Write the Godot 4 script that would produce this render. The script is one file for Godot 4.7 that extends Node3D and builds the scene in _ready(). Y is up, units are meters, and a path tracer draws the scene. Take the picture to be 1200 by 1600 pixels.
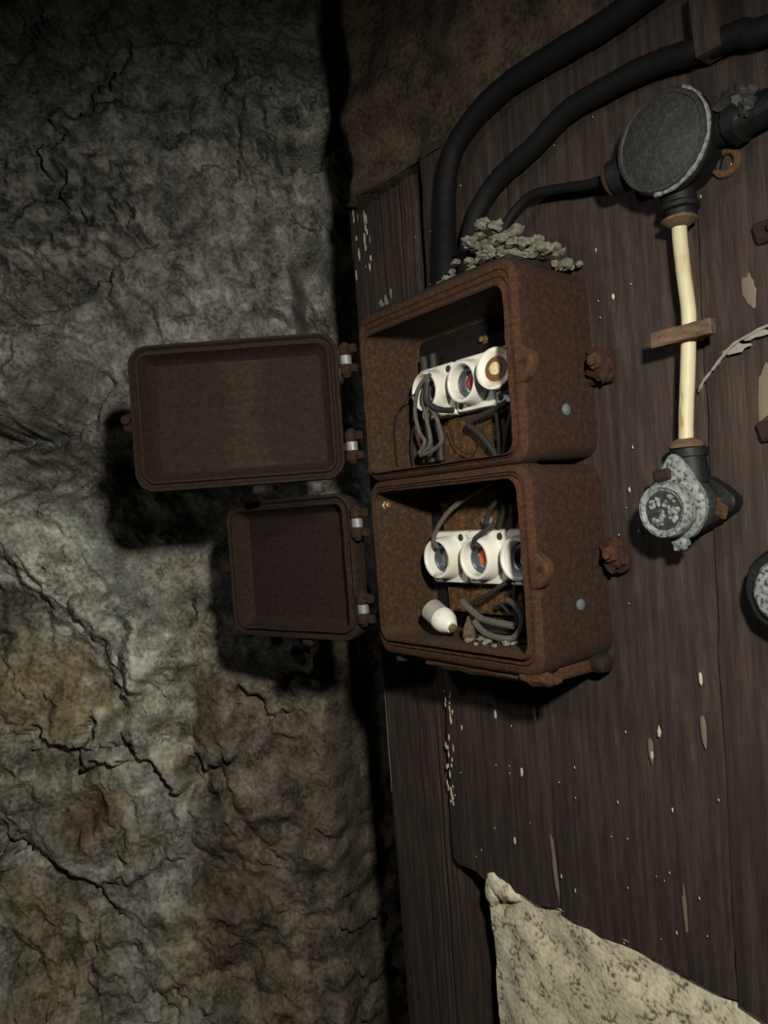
extends Node3D
# A rusty pair of cast-iron fuse boxes on a plank wall in an old mine gallery.
# World frame: planks lie in the plane z = 0 and face +z, x runs right along them, y is up, gallery floor at y = 0.

# ---------------------------------------------------------------- mesh builder
class MB:
	var v := PackedVector3Array()
	var f := PackedInt32Array()
	var c := PackedColorArray()

	func tri(a: int, b: int, d: int) -> void:
		f.append(a); f.append(b); f.append(d)

	# joins loops of equal length; caps are fans round the mean of the loop
	func loops(ls: Array, closed := true, cap0 := true, cap1 := true, flip := false) -> void:
		var n: int = ls[0].size()
		var start := v.size()
		for l in ls:
			for p in l:
				v.append(p)
		var last := n if closed else n - 1
		for i in ls.size() - 1:
			for j in last:
				var a := start + i * n + j
				var b := start + i * n + (j + 1) % n
				if flip:
					tri(a, a + n, b); tri(b, a + n, b + n)
				else:
					tri(a, b, a + n); tri(b, b + n, a + n)
		for e in 2:
			if (e == 0 and not cap0) or (e == 1 and not cap1):
				continue
			var o: int = start if e == 0 else start + (ls.size() - 1) * n
			var m := Vector3.ZERO
			for j in n:
				m += v[o + j]
			v.append(m / n)
			var k := v.size() - 1
			for j in n:
				if (e == 0) != flip:
					tri(k, o + (j + 1) % n, o + j)
				else:
					tri(k, o + j, o + (j + 1) % n)

	func signed_volume(from := 0) -> float:
		var s := 0.0
		for i in range(from, f.size(), 3):
			s += v[f[i]].dot(v[f[i + 1]].cross(v[f[i + 2]]))
		return s

	# Godot's front faces run clockwise, so a closed body has negative volume in this sum
	func outward(from := 0) -> void:
		var m := Vector3.ZERO
		for p in v:
			m += p
		m /= maxf(1.0, v.size())
		var s := 0.0
		for i in range(from, f.size(), 3):
			s += (v[f[i]] - m).dot((v[f[i + 1]] - m).cross(v[f[i + 2]] - m))
		if s > 0.0:
			for i in range(from, f.size(), 3):
				var t := f[i + 1]
				f[i + 1] = f[i + 2]
				f[i + 2] = t

	func add(o: MB, at := Transform3D.IDENTITY) -> MB:
		var s := v.size()
		for p in o.v:
			v.append(at * p)
		for i in o.f:
			f.append(i + s)
		return self

	func moved(at: Transform3D) -> MB:
		for i in v.size():
			v[i] = at * v[i]
		return self

	func rough(noise: FastNoiseLite, amp: float) -> MB:
		for i in v.size():
			var p := v[i] * 100.0
			v[i] += Vector3(noise.get_noise_3dv(p), noise.get_noise_3dv(p + Vector3(71, 5, 3)), noise.get_noise_3dv(p + Vector3(9, 133, 41))) * amp
		return self

	func mesh(mat: Material, crease := 38.0) -> ArrayMesh:
		var nf := f.size() / 3
		var fn := PackedVector3Array()
		fn.resize(nf)
		for i in nf:
			fn[i] = (v[f[i * 3 + 2]] - v[f[i * 3]]).cross(v[f[i * 3 + 1]] - v[f[i * 3]])
		var pos := PackedVector3Array()
		var nor := PackedVector3Array()
		var col := PackedColorArray()
		var idx := PackedInt32Array()
		var arr := []
		arr.resize(Mesh.ARRAY_MAX)
		if crease >= 180.0:
			nor.resize(v.size())
			for i in nf:
				for k in 3:
					nor[f[i * 3 + k]] += fn[i]
			for i in nor.size():
				nor[i] = nor[i].normalized()
			pos = v; idx = f; col = c
		else:
			var near := []
			near.resize(v.size())
			for i in nf:
				for k in 3:
					var q := f[i * 3 + k]
					if near[q] == null:
						near[q] = PackedInt32Array([i])
					else:
						near[q].append(i)
			var cosine := cos(deg_to_rad(crease))
			for i in nf:
				var u := fn[i].normalized()
				for k in 3:
					var q := f[i * 3 + k]
					var s := Vector3.ZERO
					for j in near[q]:
						if fn[j].normalized().dot(u) > cosine:
							s += fn[j]
					pos.append(v[q])
					nor.append(s.normalized() if s.length_squared() > 1e-24 else u)
					if c.size():
						col.append(c[q])
					idx.append(pos.size() - 1)
		arr[Mesh.ARRAY_VERTEX] = pos
		arr[Mesh.ARRAY_NORMAL] = nor
		arr[Mesh.ARRAY_INDEX] = idx
		if col.size():
			arr[Mesh.ARRAY_COLOR] = col
		var m := ArrayMesh.new()
		m.add_surface_from_arrays(Mesh.PRIMITIVE_TRIANGLES, arr)
		m.surface_set_material(0, mat)
		return m

# ---------------------------------------------------------------- shapes
func rrect(x0: float, x1: float, y0: float, y1: float, r: float, nc := 6, ne := 8) -> PackedVector2Array:
	var out := PackedVector2Array()
	r = minf(r, minf(x1 - x0, y1 - y0) * 0.499)
	var cs := [Vector2(x1 - r, y0 + r), Vector2(x1 - r, y1 - r), Vector2(x0 + r, y1 - r), Vector2(x0 + r, y0 + r)]
	for k in 4:
		var a0 := -PI / 2 + k * PI / 2
		for i in nc + 1:
			var a := a0 + PI / 2 * i / nc
			out.append(cs[k] + Vector2(cos(a), sin(a)) * r)
		var e0: Vector2 = out[out.size() - 1]
		var a2 := a0 + PI / 2
		var e1: Vector2 = cs[(k + 1) % 4] + Vector2(cos(a2), sin(a2)) * r
		for i in range(1, ne):
			out.append(e0.lerp(e1, float(i) / ne))
	return out

func lift(l: PackedVector2Array, z: float) -> PackedVector3Array:
	var out := PackedVector3Array()
	for p in l:
		out.append(Vector3(p.x, p.y, z))
	return out

func between(a: PackedVector2Array, b: PackedVector2Array, t: float) -> PackedVector2Array:
	var out := PackedVector2Array()
	for i in a.size():
		out.append(a[i].lerp(b[i], t))
	return out

func block(size: Vector3, at := Vector3.ZERO, turn := Basis.IDENTITY, bevel := 0.002, r := -1.0, ne := 3) -> MB:
	var m := MB.new()
	var h := size / 2
	var b := minf(bevel, minf(h.x, minf(h.y, h.z)) * 0.6)
	var rr := r if r >= 0 else b
	var o := rrect(-h.x, h.x, -h.y, h.y, rr, 3, ne)
	var s := rrect(-h.x + b, h.x - b, -h.y + b, h.y - b, maxf(rr - b, b * 0.3), 3, ne)
	m.loops([lift(s, -h.z), lift(o, -h.z + b), lift(o, h.z - b), lift(s, h.z)])
	m.outward()
	return m.moved(Transform3D(turn, at))

# profile: (radius, height along the axis); the axis is +z
func lathe(profile: Array, segs := 28, closed_profile := false) -> MB:
	var m := MB.new()
	var ls := []
	var pr := profile.duplicate()
	if closed_profile:
		pr.append(profile[0])
	for p in pr:
		var l := PackedVector3Array()
		for i in segs:
			var a := TAU * i / segs
			l.append(Vector3(cos(a) * p.x, sin(a) * p.x, p.y))
		ls.append(l)
	m.loops(ls, true, not closed_profile and profile[0].x > 1e-5, not closed_profile and profile[profile.size() - 1].x > 1e-5)
	m.outward()
	return m

func smooth_path(pts: Array, per := 8) -> PackedVector3Array:
	var out := PackedVector3Array()
	var n := pts.size()
	for i in n - 1:
		var p0: Vector3 = pts[maxi(i - 1, 0)]
		var p1: Vector3 = pts[i]
		var p2: Vector3 = pts[i + 1]
		var p3: Vector3 = pts[mini(i + 2, n - 1)]
		for k in per:
			out.append(p1.cubic_interpolate(p2, p0, p3, float(k) / per))
	out.append(pts[n - 1])
	return out

func tube(pts: Array, r: float, segs := 10, per := 8, wobble := 0.0, r_end := -1.0) -> MB:
	var path := smooth_path(pts, per)
	var m := MB.new()
	var ls := []
	var side := Vector3.ZERO
	for i in path.size():
		var d := (path[mini(i + 1, path.size() - 1)] - path[maxi(i - 1, 0)]).normalized()
		if i == 0:
			side = d.cross(Vector3.UP if absf(d.y) < 0.9 else Vector3.RIGHT).normalized()
		side = (side - d * side.dot(d)).normalized()
		var up := d.cross(side)
		var rr := r * (1.0 + wobble * fine.get_noise_3dv(path[i] * 300.0))
		if r_end >= 0.0:
			rr *= lerpf(1.0, r_end / r, float(i) / (path.size() - 1))
		var l := PackedVector3Array()
		for k in segs:
			var a := TAU * k / segs
			l.append(path[i] + (side * cos(a) + up * sin(a)) * rr)
		ls.append(l)
	m.loops(ls)
	m.outward()
	return m

# z axis of the result points along d
func along(d: Vector3, at: Vector3) -> Transform3D:
	var z := d.normalized()
	var x := (Vector3.UP if absf(z.y) < 0.95 else Vector3.RIGHT).cross(z).normalized()
	return Transform3D(Basis(x, z.cross(x), z), at)

func lump(at: Vector3, size: Vector3, amp: float, freq: float, n := 9) -> MB:
	var m := MB.new()
	var ls := []
	for i in n + 1:
		var b := PI * (0.03 + 0.94 * i / n)
		var l := PackedVector3Array()
		for k in 2 * n:
			var a := TAU * k / (2 * n)
			var d := Vector3(sin(b) * cos(a), cos(b), sin(b) * sin(a))
			var q := at + d * size
			l.append(at + d * size * (1.0 + amp * fine.get_noise_3dv(q * freq) + amp * 0.6 * fine.get_noise_3dv(q * freq * 2.7)))
		ls.append(l)
	m.loops(ls)
	m.outward()
	return m

# ---------------------------------------------------------------- naming
var used := {}
func numbered(called: String) -> String:
	if not used.has(called):
		used[called] = 0
		return called
	used[called] += 1
	return "%s_%03d" % [called, used[called]]

func tag(o: Node, label: String, category: String, group := "", kind := "") -> void:
	o.set_meta("label", label)
	o.set_meta("category", category)
	if group:
		o.set_meta("group", group)
	if kind:
		o.set_meta("kind", kind)

func thing(called: String, label: String, category: String, at := Vector3.ZERO, group := "", kind := "") -> Node3D:
	var o := Node3D.new()
	o.name = numbered(called)
	add_child(o, true)
	o.position = at
	tag(o, label, category, group, kind)
	return o

func put(called: String, m: MB, mat: Material, parent: Node = null, crease := 38.0) -> MeshInstance3D:
	var o := MeshInstance3D.new()
	o.mesh = m.mesh(mat, crease)
	o.cast_shadow = GeometryInstance3D.SHADOW_CASTING_SETTING_ON
	if parent == null:
		o.name = numbered(called)
		add_child(o, true)
	else:
		o.name = called
		parent.add_child(o, true)
		var at := Vector3.ZERO   # parts are modelled in world coordinates and hung under their thing
		var p := parent
		while p != self and p is Node3D:
			at += p.position
			p = p.get_parent()
		o.position = -at
	return o

# ---------------------------------------------------------------- textures
var fine := FastNoiseLite.new()
var broad := FastNoiseLite.new()

func noise(kind: int, freq: float, octaves: int, seed_: int) -> FastNoiseLite:
	var n := FastNoiseLite.new()
	n.noise_type = kind
	n.seed = seed_
	n.frequency = freq
	n.fractal_octaves = octaves
	n.fractal_type = FastNoiseLite.FRACTAL_FBM if octaves > 1 else FastNoiseLite.FRACTAL_NONE
	return n

# layers: [noise, weight]; ramp: [[offset, colour], ...]. Gives [colour texture, normal texture]
func make_tex(size: int, layers: Array, ramp: Array, bump := 4.0, contrast := 1.0) -> Array:
	var sum := PackedFloat32Array()
	sum.resize(size * size)
	var total := 0.0
	for l in layers:
		var im: Image = l[0].get_seamless_image(size, size)
		im.convert(Image.FORMAT_L8)
		var b := im.get_data()
		var w: float = l[1] / 255.0
		total += l[1]
		for i in sum.size():
			sum[i] += b[i] * w
	var g := Gradient.new()
	g.offsets = PackedFloat32Array(ramp.map(func(a): return a[0]))
	g.colors = PackedColorArray(ramp.map(func(a): return a[1]))
	var lut := PackedByteArray()
	for i in 256:
		var q := g.sample(i / 255.0)
		lut.append(int(q.r * 255)); lut.append(int(q.g * 255)); lut.append(int(q.b * 255))
	var out := PackedByteArray()
	out.resize(size * size * 3)
	var hb := PackedByteArray()
	hb.resize(size * size)
	for i in sum.size():
		var k := clampi(int(((sum[i] / total - 0.5) * contrast + 0.5) * 255.0), 0, 255)
		hb[i] = k
		out[i * 3] = lut[k * 3]
		out[i * 3 + 1] = lut[k * 3 + 1]
		out[i * 3 + 2] = lut[k * 3 + 2]
	var t := ImageTexture.create_from_image(Image.create_from_data(size, size, false, Image.FORMAT_RGB8, out))
	var hi := Image.create_from_data(size, size, false, Image.FORMAT_L8, hb)
	hi.convert(Image.FORMAT_RGBA8)
	hi.bump_map_to_normal_map(bump)
	return [t, ImageTexture.create_from_image(hi)]

func surf(t: Array, scale: Vector3, rough_: float, metal := 0.0, tint := Color.WHITE, nstrength := 1.0, vcol := false) -> StandardMaterial3D:
	var m := StandardMaterial3D.new()
	m.albedo_texture = t[0]
	m.albedo_color = tint
	m.roughness = rough_
	m.metallic = metal
	m.metallic_specular = 0.4
	m.uv1_triplanar = true
	m.uv1_scale = scale
	if nstrength > 0.0:
		m.normal_enabled = true
		m.normal_texture = t[1]
		m.normal_scale = nstrength
	m.vertex_color_use_as_albedo = vcol
	return m

func plain(c: Color, rough_: float, metal := 0.0) -> StandardMaterial3D:
	var m := StandardMaterial3D.new()
	m.albedo_color = c
	m.roughness = rough_
	m.metallic = metal
	return m

func rgb(r: int, g: int, b: int) -> Color:
	return Color(r / 255.0, g / 255.0, b / 255.0)

var M := {}
func materials() -> void:
	var P := FastNoiseLite.TYPE_SIMPLEX_SMOOTH
	var CELL := FastNoiseLite.TYPE_CELLULAR
	var rust := make_tex(768, [[noise(P, 0.014, 4, 1), 0.6], [noise(P, 0.085, 3, 2), 1.2]],
		[[0.0, rgb(44, 33, 26)], [0.35, rgb(64, 49, 37)], [0.52, rgb(80, 62, 45)], [0.68, rgb(98, 76, 53)], [0.82, rgb(128, 99, 66)], [1.0, rgb(160, 126, 88)]], 4.0, 1.5)
	var wood := make_tex(1024, [[noise(P, 0.008, 4, 5), 1.2], [noise(P, 0.05, 4, 6), 1.0]],
		[[0.0, rgb(38, 33, 31)], [0.3, rgb(50, 44, 41)], [0.55, rgb(62, 54, 49)], [0.75, rgb(72, 64, 57)], [1.0, rgb(88, 79, 70)]], 2.0, 1.4)
	var rock := make_tex(1024, [[noise(P, 0.006, 5, 8), 1.0], [noise(P, 0.035, 5, 9), 1.0], [noise(CELL, 0.04, 2, 10), 0.35]],
		[[0.0, rgb(70, 66, 60)], [0.3, rgb(140, 134, 122)], [0.5, rgb(186, 180, 166)], [0.75, rgb(216, 210, 196)], [1.0, rgb(250, 244, 232)]], 8.0, 1.8)
	var conc := make_tex(1024, [[noise(P, 0.007, 4, 12), 0.8], [noise(P, 0.03, 4, 13), 1.0]],
		[[0.0, rgb(58, 54, 46)], [0.2, rgb(112, 104, 86)], [0.34, rgb(182, 176, 146)], [0.6, rgb(202, 196, 166)], [1.0, rgb(224, 219, 194)]], 3.0, 1.45)
	var porc := make_tex(512, [[noise(P, 0.01, 4, 15), 1.0]],
		[[0.0, rgb(168, 150, 108)], [0.14, rgb(198, 193, 174)], [0.3, rgb(208, 206, 192)], [1.0, rgb(216, 215, 203)]], 0.6, 1.5)
	var iron := make_tex(512, [[noise(P, 0.02, 5, 17), 1.0], [noise(P, 0.09, 3, 18), 0.6]],
		[[0.0, rgb(32, 32, 32)], [0.5, rgb(48, 47, 45)], [0.82, rgb(62, 61, 57)], [0.92, rgb(84, 83, 76)], [1.0, rgb(120, 118, 108)]], 2.0, 1.4)
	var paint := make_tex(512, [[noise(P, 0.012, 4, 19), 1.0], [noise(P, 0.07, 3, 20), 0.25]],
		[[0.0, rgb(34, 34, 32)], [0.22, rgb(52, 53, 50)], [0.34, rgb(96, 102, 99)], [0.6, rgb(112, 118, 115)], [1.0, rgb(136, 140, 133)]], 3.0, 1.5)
	M.rust = surf(rust, Vector3.ONE * 8.0, 0.9, 0.0, rgb(150, 126, 106), 1.4)
	M.rust_flange = surf(rust, Vector3.ONE * 9.0, 0.9, 0.0, rgb(182, 152, 120), 1.4)
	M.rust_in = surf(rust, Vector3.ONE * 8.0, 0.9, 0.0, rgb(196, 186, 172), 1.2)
	M.rust_door = surf(rust, Vector3.ONE * 8.0, 0.85, 0.0, rgb(132, 120, 116), 1.2)
	M.rust_pan = surf(rust, Vector3.ONE * 9.0, 0.85, 0.0, Color.WHITE, 0.8, true)
	M.rust_orange = surf(rust, Vector3.ONE * 14.0, 0.92, 0.0, Color(.80, .70, .58), 1.2)
	M.rust_pale = surf(rust, Vector3.ONE * 14.0, 0.92, 0.0, Color(1.0, .92, .82), 1.2)
	M.back_shade = surf(rust, Vector3.ONE * 9.0, 0.9, 0.0, rgb(56, 50, 46), 1.0)  # rust tinted near black: the shade inside the boxes put into the colour
	M.rust_dark = surf(rust, Vector3.ONE * 10.0, 0.85, 0.0, rgb(122, 112, 110), 1.2)
	M.wood = surf(wood, Vector3(9.0, 0.55, 9.0), 0.85, 0.0, rgb(214, 203, 194), 0.4)
	M.wood2 = surf(wood, Vector3(7.0, 0.4, 7.0), 0.85, 0.0, rgb(206, 196, 186), 0.4)
	M.wood_post = surf(wood, Vector3(11.0, 0.7, 11.0), 0.9, 0.0, rgb(226, 212, 202), 0.9)
	M.wood_pale = plain(rgb(94, 86, 70), 0.9)
	M.wood_tan = surf(wood, Vector3(4.0, 14.0, 14.0), 0.85, 0.0, Color(1.35, 1.22, 1.02), 0.5)
	M.rock = surf(rock, Vector3.ONE * 1.9, 0.95, 0.0, Color(1.12, 1.14, 1.16), 1.1, true)
	M.rock_far = surf(rock, Vector3.ONE * 1.5, 0.95, 0.0, rgb(138, 136, 134), 0.8)
	M.rock_brown = surf(rock, Vector3.ONE * 2.6, 0.95, 0.0, rgb(100, 88, 76), 0.5)
	M.concrete = surf(conc, Vector3.ONE * 3.4, 0.95, 0.0, Color.WHITE, 1.0)
	M.porcelain = surf(porc, Vector3.ONE * 5.0, 0.28, 0.0, Color.WHITE, 0.3)
	M.porcelain_stained = surf(porc, Vector3.ONE * 40.0, 0.35, 0.0, rgb(240, 222, 180), 0.3)
	M.iron = surf(iron, Vector3.ONE * 14.0, 0.6, 0.2, Color.WHITE, 1.0)
	M.black_iron = surf(iron, Vector3.ONE * 12.0, 0.6, 0.2, rgb(130, 130, 136), 1.0)
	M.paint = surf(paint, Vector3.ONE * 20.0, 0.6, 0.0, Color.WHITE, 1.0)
	M.pipe = surf(porc, Vector3(7, 2, 7), 0.5, 0.0, rgb(212, 204, 176), 0.2)
	M.crust = surf(conc, Vector3.ONE * 14.0, 0.97, 0.0, rgb(142, 143, 146), 1.2)
	M.cable = surf(iron, Vector3.ONE * 10.0, 0.75, 0.0, rgb(38, 37, 41), 0.5)
	M.wire_grey = surf(iron, Vector3.ONE * 30.0, 0.8, 0.0, Color(1.5, 1.46, 1.38), 0.5)
	M.thread_white = plain(rgb(128, 126, 116), 0.55)
	M.wire_dark = surf(iron, Vector3.ONE * 30.0, 0.6, 0.0, rgb(220, 214, 206), 0.5)
	M.plate = surf(rust, Vector3.ONE * 6.0, 0.75, 0.1, Color(.95, .88, .72), 0.6)
	M.silver = plain(rgb(128, 128, 126), 0.5, 0.3)
	M.rivet = plain(rgb(88, 90, 92), 0.75, 0.2)
	M.thread = plain(rgb(96, 100, 106), 0.35, 0.6)
	M.brass = plain(rgb(124, 104, 70), 0.5, 0.5)
	M.hole = plain(rgb(16, 14, 13), 0.9)
	M.stain = surf(rust, Vector3.ONE * 30.0, 0.5, 0.0, Color(1.15, 1.0, 0.7), 0.5)
	M.red = plain(rgb(120, 30, 28), 0.25)
	M.orange = plain(rgb(196, 84, 40), 0.3)
	M.grey_glass = plain(rgb(112, 112, 100), 0.25)
	M.flake = plain(rgb(170, 162, 140), 0.9)
	M.web = plain(rgb(120, 117, 108), 0.95)
	M.glow = plain(rgb(255, 240, 215), 0.5)
	M.glow.emission_enabled = true
	M.glow.emission = rgb(255, 236, 205)
	M.glow.emission_energy_multiplier = 1.0

# ---------------------------------------------------------------- setting
# a rough stone or concrete body: closed section in x-z swept up in y
func slab(x0: float, x1: float, y0: float, y1: float, z0: float, z1: float, step: float, amp: float, freq: float, seed_: int, top_edge := 0.0) -> MB:
	var n := noise(FastNoiseLite.TYPE_SIMPLEX_SMOOTH, freq, 5, seed_)
	var nx := maxi(2, int((x1 - x0) / step))
	var ny := maxi(2, int((y1 - y0) / step))
	var m := MB.new()
	var ls := []
	for j in ny + 1:
		var y := lerpf(y0, y1, float(j) / ny)
		var l := PackedVector3Array()
		for i in nx + 1:
			var x := lerpf(x0, x1, float(i) / nx)
			var z := z1 + amp * n.get_noise_2d(x * 10.0, y * 10.0)
			l.append(Vector3(x + amp * 0.4 * n.get_noise_2d(y * 10.0, 77.0), y + top_edge * n.get_noise_2d(x * 14.0, 31.0) * (1.0 if j == ny else 0.0), z))
		l.append(Vector3(x1, y, z0))
		l.append(Vector3(x0, y, z0))
		ls.append(l)
	m.loops(ls)
	m.outward()
	return m

# features on the rock: kind, points (along the wall, height), depth, width
func rock_features() -> Array:
	return [
		["g", [Vector2(-1.0, 1.95), Vector2(-.842, 1.996), Vector2(-.767, 2.02), Vector2(-.692, 2.044), Vector2(-.617, 2.075), Vector2(-.54, 2.128), Vector2(-.497, 2.149)], .045, .014],
		["s", [Vector2(-1.0, 1.95), Vector2(-.842, 1.996), Vector2(-.767, 2.02), Vector2(-.692, 2.044), Vector2(-.617, 2.075), Vector2(-.54, 2.128), Vector2(-.44, 2.19)], .06, .25],
		["g", [Vector2(-.216, 2.345), Vector2(-.176, 2.303), Vector2(-.089, 2.291)], .05, .012],
		["s", [Vector2(-.216, 2.345), Vector2(-.176, 2.303), Vector2(-.089, 2.291)], .05, .12],
		["g", [Vector2(.088, 2.667), Vector2(.054, 2.538), Vector2(.001, 2.417), Vector2(-.041, 2.34), Vector2(-.103, 2.298)], .06, .014],
		["g", [Vector2(-.268, 2.4), Vector2(-.272, 2.342), Vector2(-.288, 2.27)], .03, .012],
		["g", [Vector2(-.25, 2.36), Vector2(-.24, 2.3), Vector2(-.25, 2.22)], .02, .010],
		["b", [Vector2(-.77, 1.855), Vector2(.15, .125)], .20, 0.0],
		["g", [Vector2(-.95, 1.72), Vector2(-.861, 1.727), Vector2(-.73, 1.729), Vector2(-.66, 1.778), Vector2(-.63, 1.85)], .075, .028],
		["g", [Vector2(-.95, 1.64), Vector2(-.721, 1.643), Vector2(-.604, 1.649)], .07, .04],
		["r", [Vector2(-1.0, 1.69), Vector2(-.95, 1.66), Vector2(-.899, 1.613), Vector2(-.791, 1.488), Vector2(-.695, 1.393), Vector2(-.602, 1.276), Vector2(-.56, 1.2)], .13, .06],
		["g", [Vector2(-.76, 1.54), Vector2(-.70, 1.48), Vector2(-.64, 1.39), Vector2(-.57, 1.29)], .030, .034],
		["r", [Vector2(-.73, 1.56), Vector2(-.687, 1.509), Vector2(-.621, 1.417), Vector2(-.541, 1.301), Vector2(-.474, 1.216)], .10, .035],
		["g", [Vector2(-.66, 1.50), Vector2(-.58, 1.40), Vector2(-.50, 1.28)], .022, .03],
		["s", [Vector2(-.474, 1.216), Vector2(-.478, 1.129), Vector2(-.474, 1.026), Vector2(-.50, .86), Vector2(-.49, .7)], -.035, .12],
		["r", [Vector2(-.541, 1.309), Vector2(-.543, 1.177), Vector2(-.566, 1.062), Vector2(-.603, .962), Vector2(-.663, .835), Vector2(-.754, .784)], .035, .035],
		["g", [Vector2(-.765, 1.04), Vector2(-.693, 1.03), Vector2(-.634, 1.038)], .022, .008],
		["s", [Vector2(-.765, 1.04), Vector2(-.693, 1.03), Vector2(-.634, 1.038)], .03, .08],
		["g", [Vector2(-.813, .781), Vector2(-.771, .756), Vector2(-.73, .716), Vector2(-.695, .692), Vector2(-.657, .718)], .02, .008],
		["s", [Vector2(-.813, .781), Vector2(-.771, .756), Vector2(-.73, .716), Vector2(-.695, .692), Vector2(-.6, .73)], .035, .09],
		["g", [Vector2(-.405, .962), Vector2(-.389, .888), Vector2(-.344, .797), Vector2(-.305, .736)], .016, .012],
		["r", [Vector2(-.42, .97), Vector2(-.40, .90), Vector2(-.36, .80)], .02, .02],
		["g", [Vector2(-.212, .802), Vector2(-.184, .786), Vector2(-.158, .747)], .015, .006],
		["r", [Vector2(-.39, 1.15), Vector2(-.36, 1.0), Vector2(-.33, .9)], .02, .05],
	]

func rock_height(u: float, y: float, feats: Array, n1: FastNoiseLite, n2: FastNoiseLite, n3: FastNoiseLite) -> float:
	var h := 0.08 * n1.get_noise_2d(u * 10, y * 10)
	var a := n2.get_noise_2d(u * 10, y * 10)
	h += 0.06 * (0.5 - absf(a)) + 0.022 * n2.get_noise_2d(u * 34 + 50, y * 30) + 0.008 * n1.get_noise_2d(u * 160, y * 120)
	var wx := u * 10 + 1.2 * n2.get_noise_2d(u * 25, y * 25)
	var wy := y * 10 + 1.2 * n2.get_noise_2d(u * 25 + 90, y * 25)
	h += 0.034 * n3.get_noise_2d(wx * 0.75, wy) + 0.012 * n3.get_noise_2d(wx * 2.1 + 40, wy * 2.6)
	h += 0.02 * smoothstep(1.3, 0.7, y)
	if u > -0.2:    # the face turns away behind the timber
		h -= 0.15 * smoothstep(-0.185 + 0.012 * n2.get_noise_1d(y * 40.0), -0.10, u) * smoothstep(1.75, 1.25, y)
		h -= 0.20 * smoothstep(-0.175, -0.158, u) * smoothstep(1.90, 1.93, y) * smoothstep(2.15 + 0.3 * (u + 0.05), 2.11 + 0.3 * (u + 0.05), y)
		h -= 0.10 * smoothstep(-0.13, -0.05, u) * smoothstep(2.3, 2.2, y)
	for e in feats:
		var box: Rect2 = e[4]
		if not box.has_point(Vector2(u, y)):
			continue
		var p := Vector2(u, y) + Vector2(n2.get_noise_2d(u * 60, y * 60), n2.get_noise_2d(y * 60, u * 60)) * 0.016
		if e[0] == "b":
			var q: Vector2 = (p - e[1][0]) / e[1][1]
			h += e[2] * sqrt(maxf(0.0, 1.0 - q.length_squared()))
			continue
		var best := 1e9
		var side := 1.0
		for i in e[1].size() - 1:
			var s := Geometry2D.get_closest_point_to_segment(p, e[1][i], e[1][i + 1])
			var d: float = p.distance_to(s)
			if d < best:
				best = d
				side = signf((e[1][i + 1] - e[1][i]).cross(p - e[1][i]))
		match e[0]:
			"g": h -= 1.7 * e[2] * exp(-pow(best / e[3], 2.0))
			"r": h += e[2] * exp(-pow(best / e[3], 2.0))
			"s": h += e[2] * smoothstep(-0.008, 0.008, side * best) * exp(-best / e[3])
	return h

func blob(p: Vector2, at: Vector2, r: Vector2, n: float) -> float:
	return smoothstep(1.15, 0.6, ((p - at) / r).length() + n * 0.6)

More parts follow.
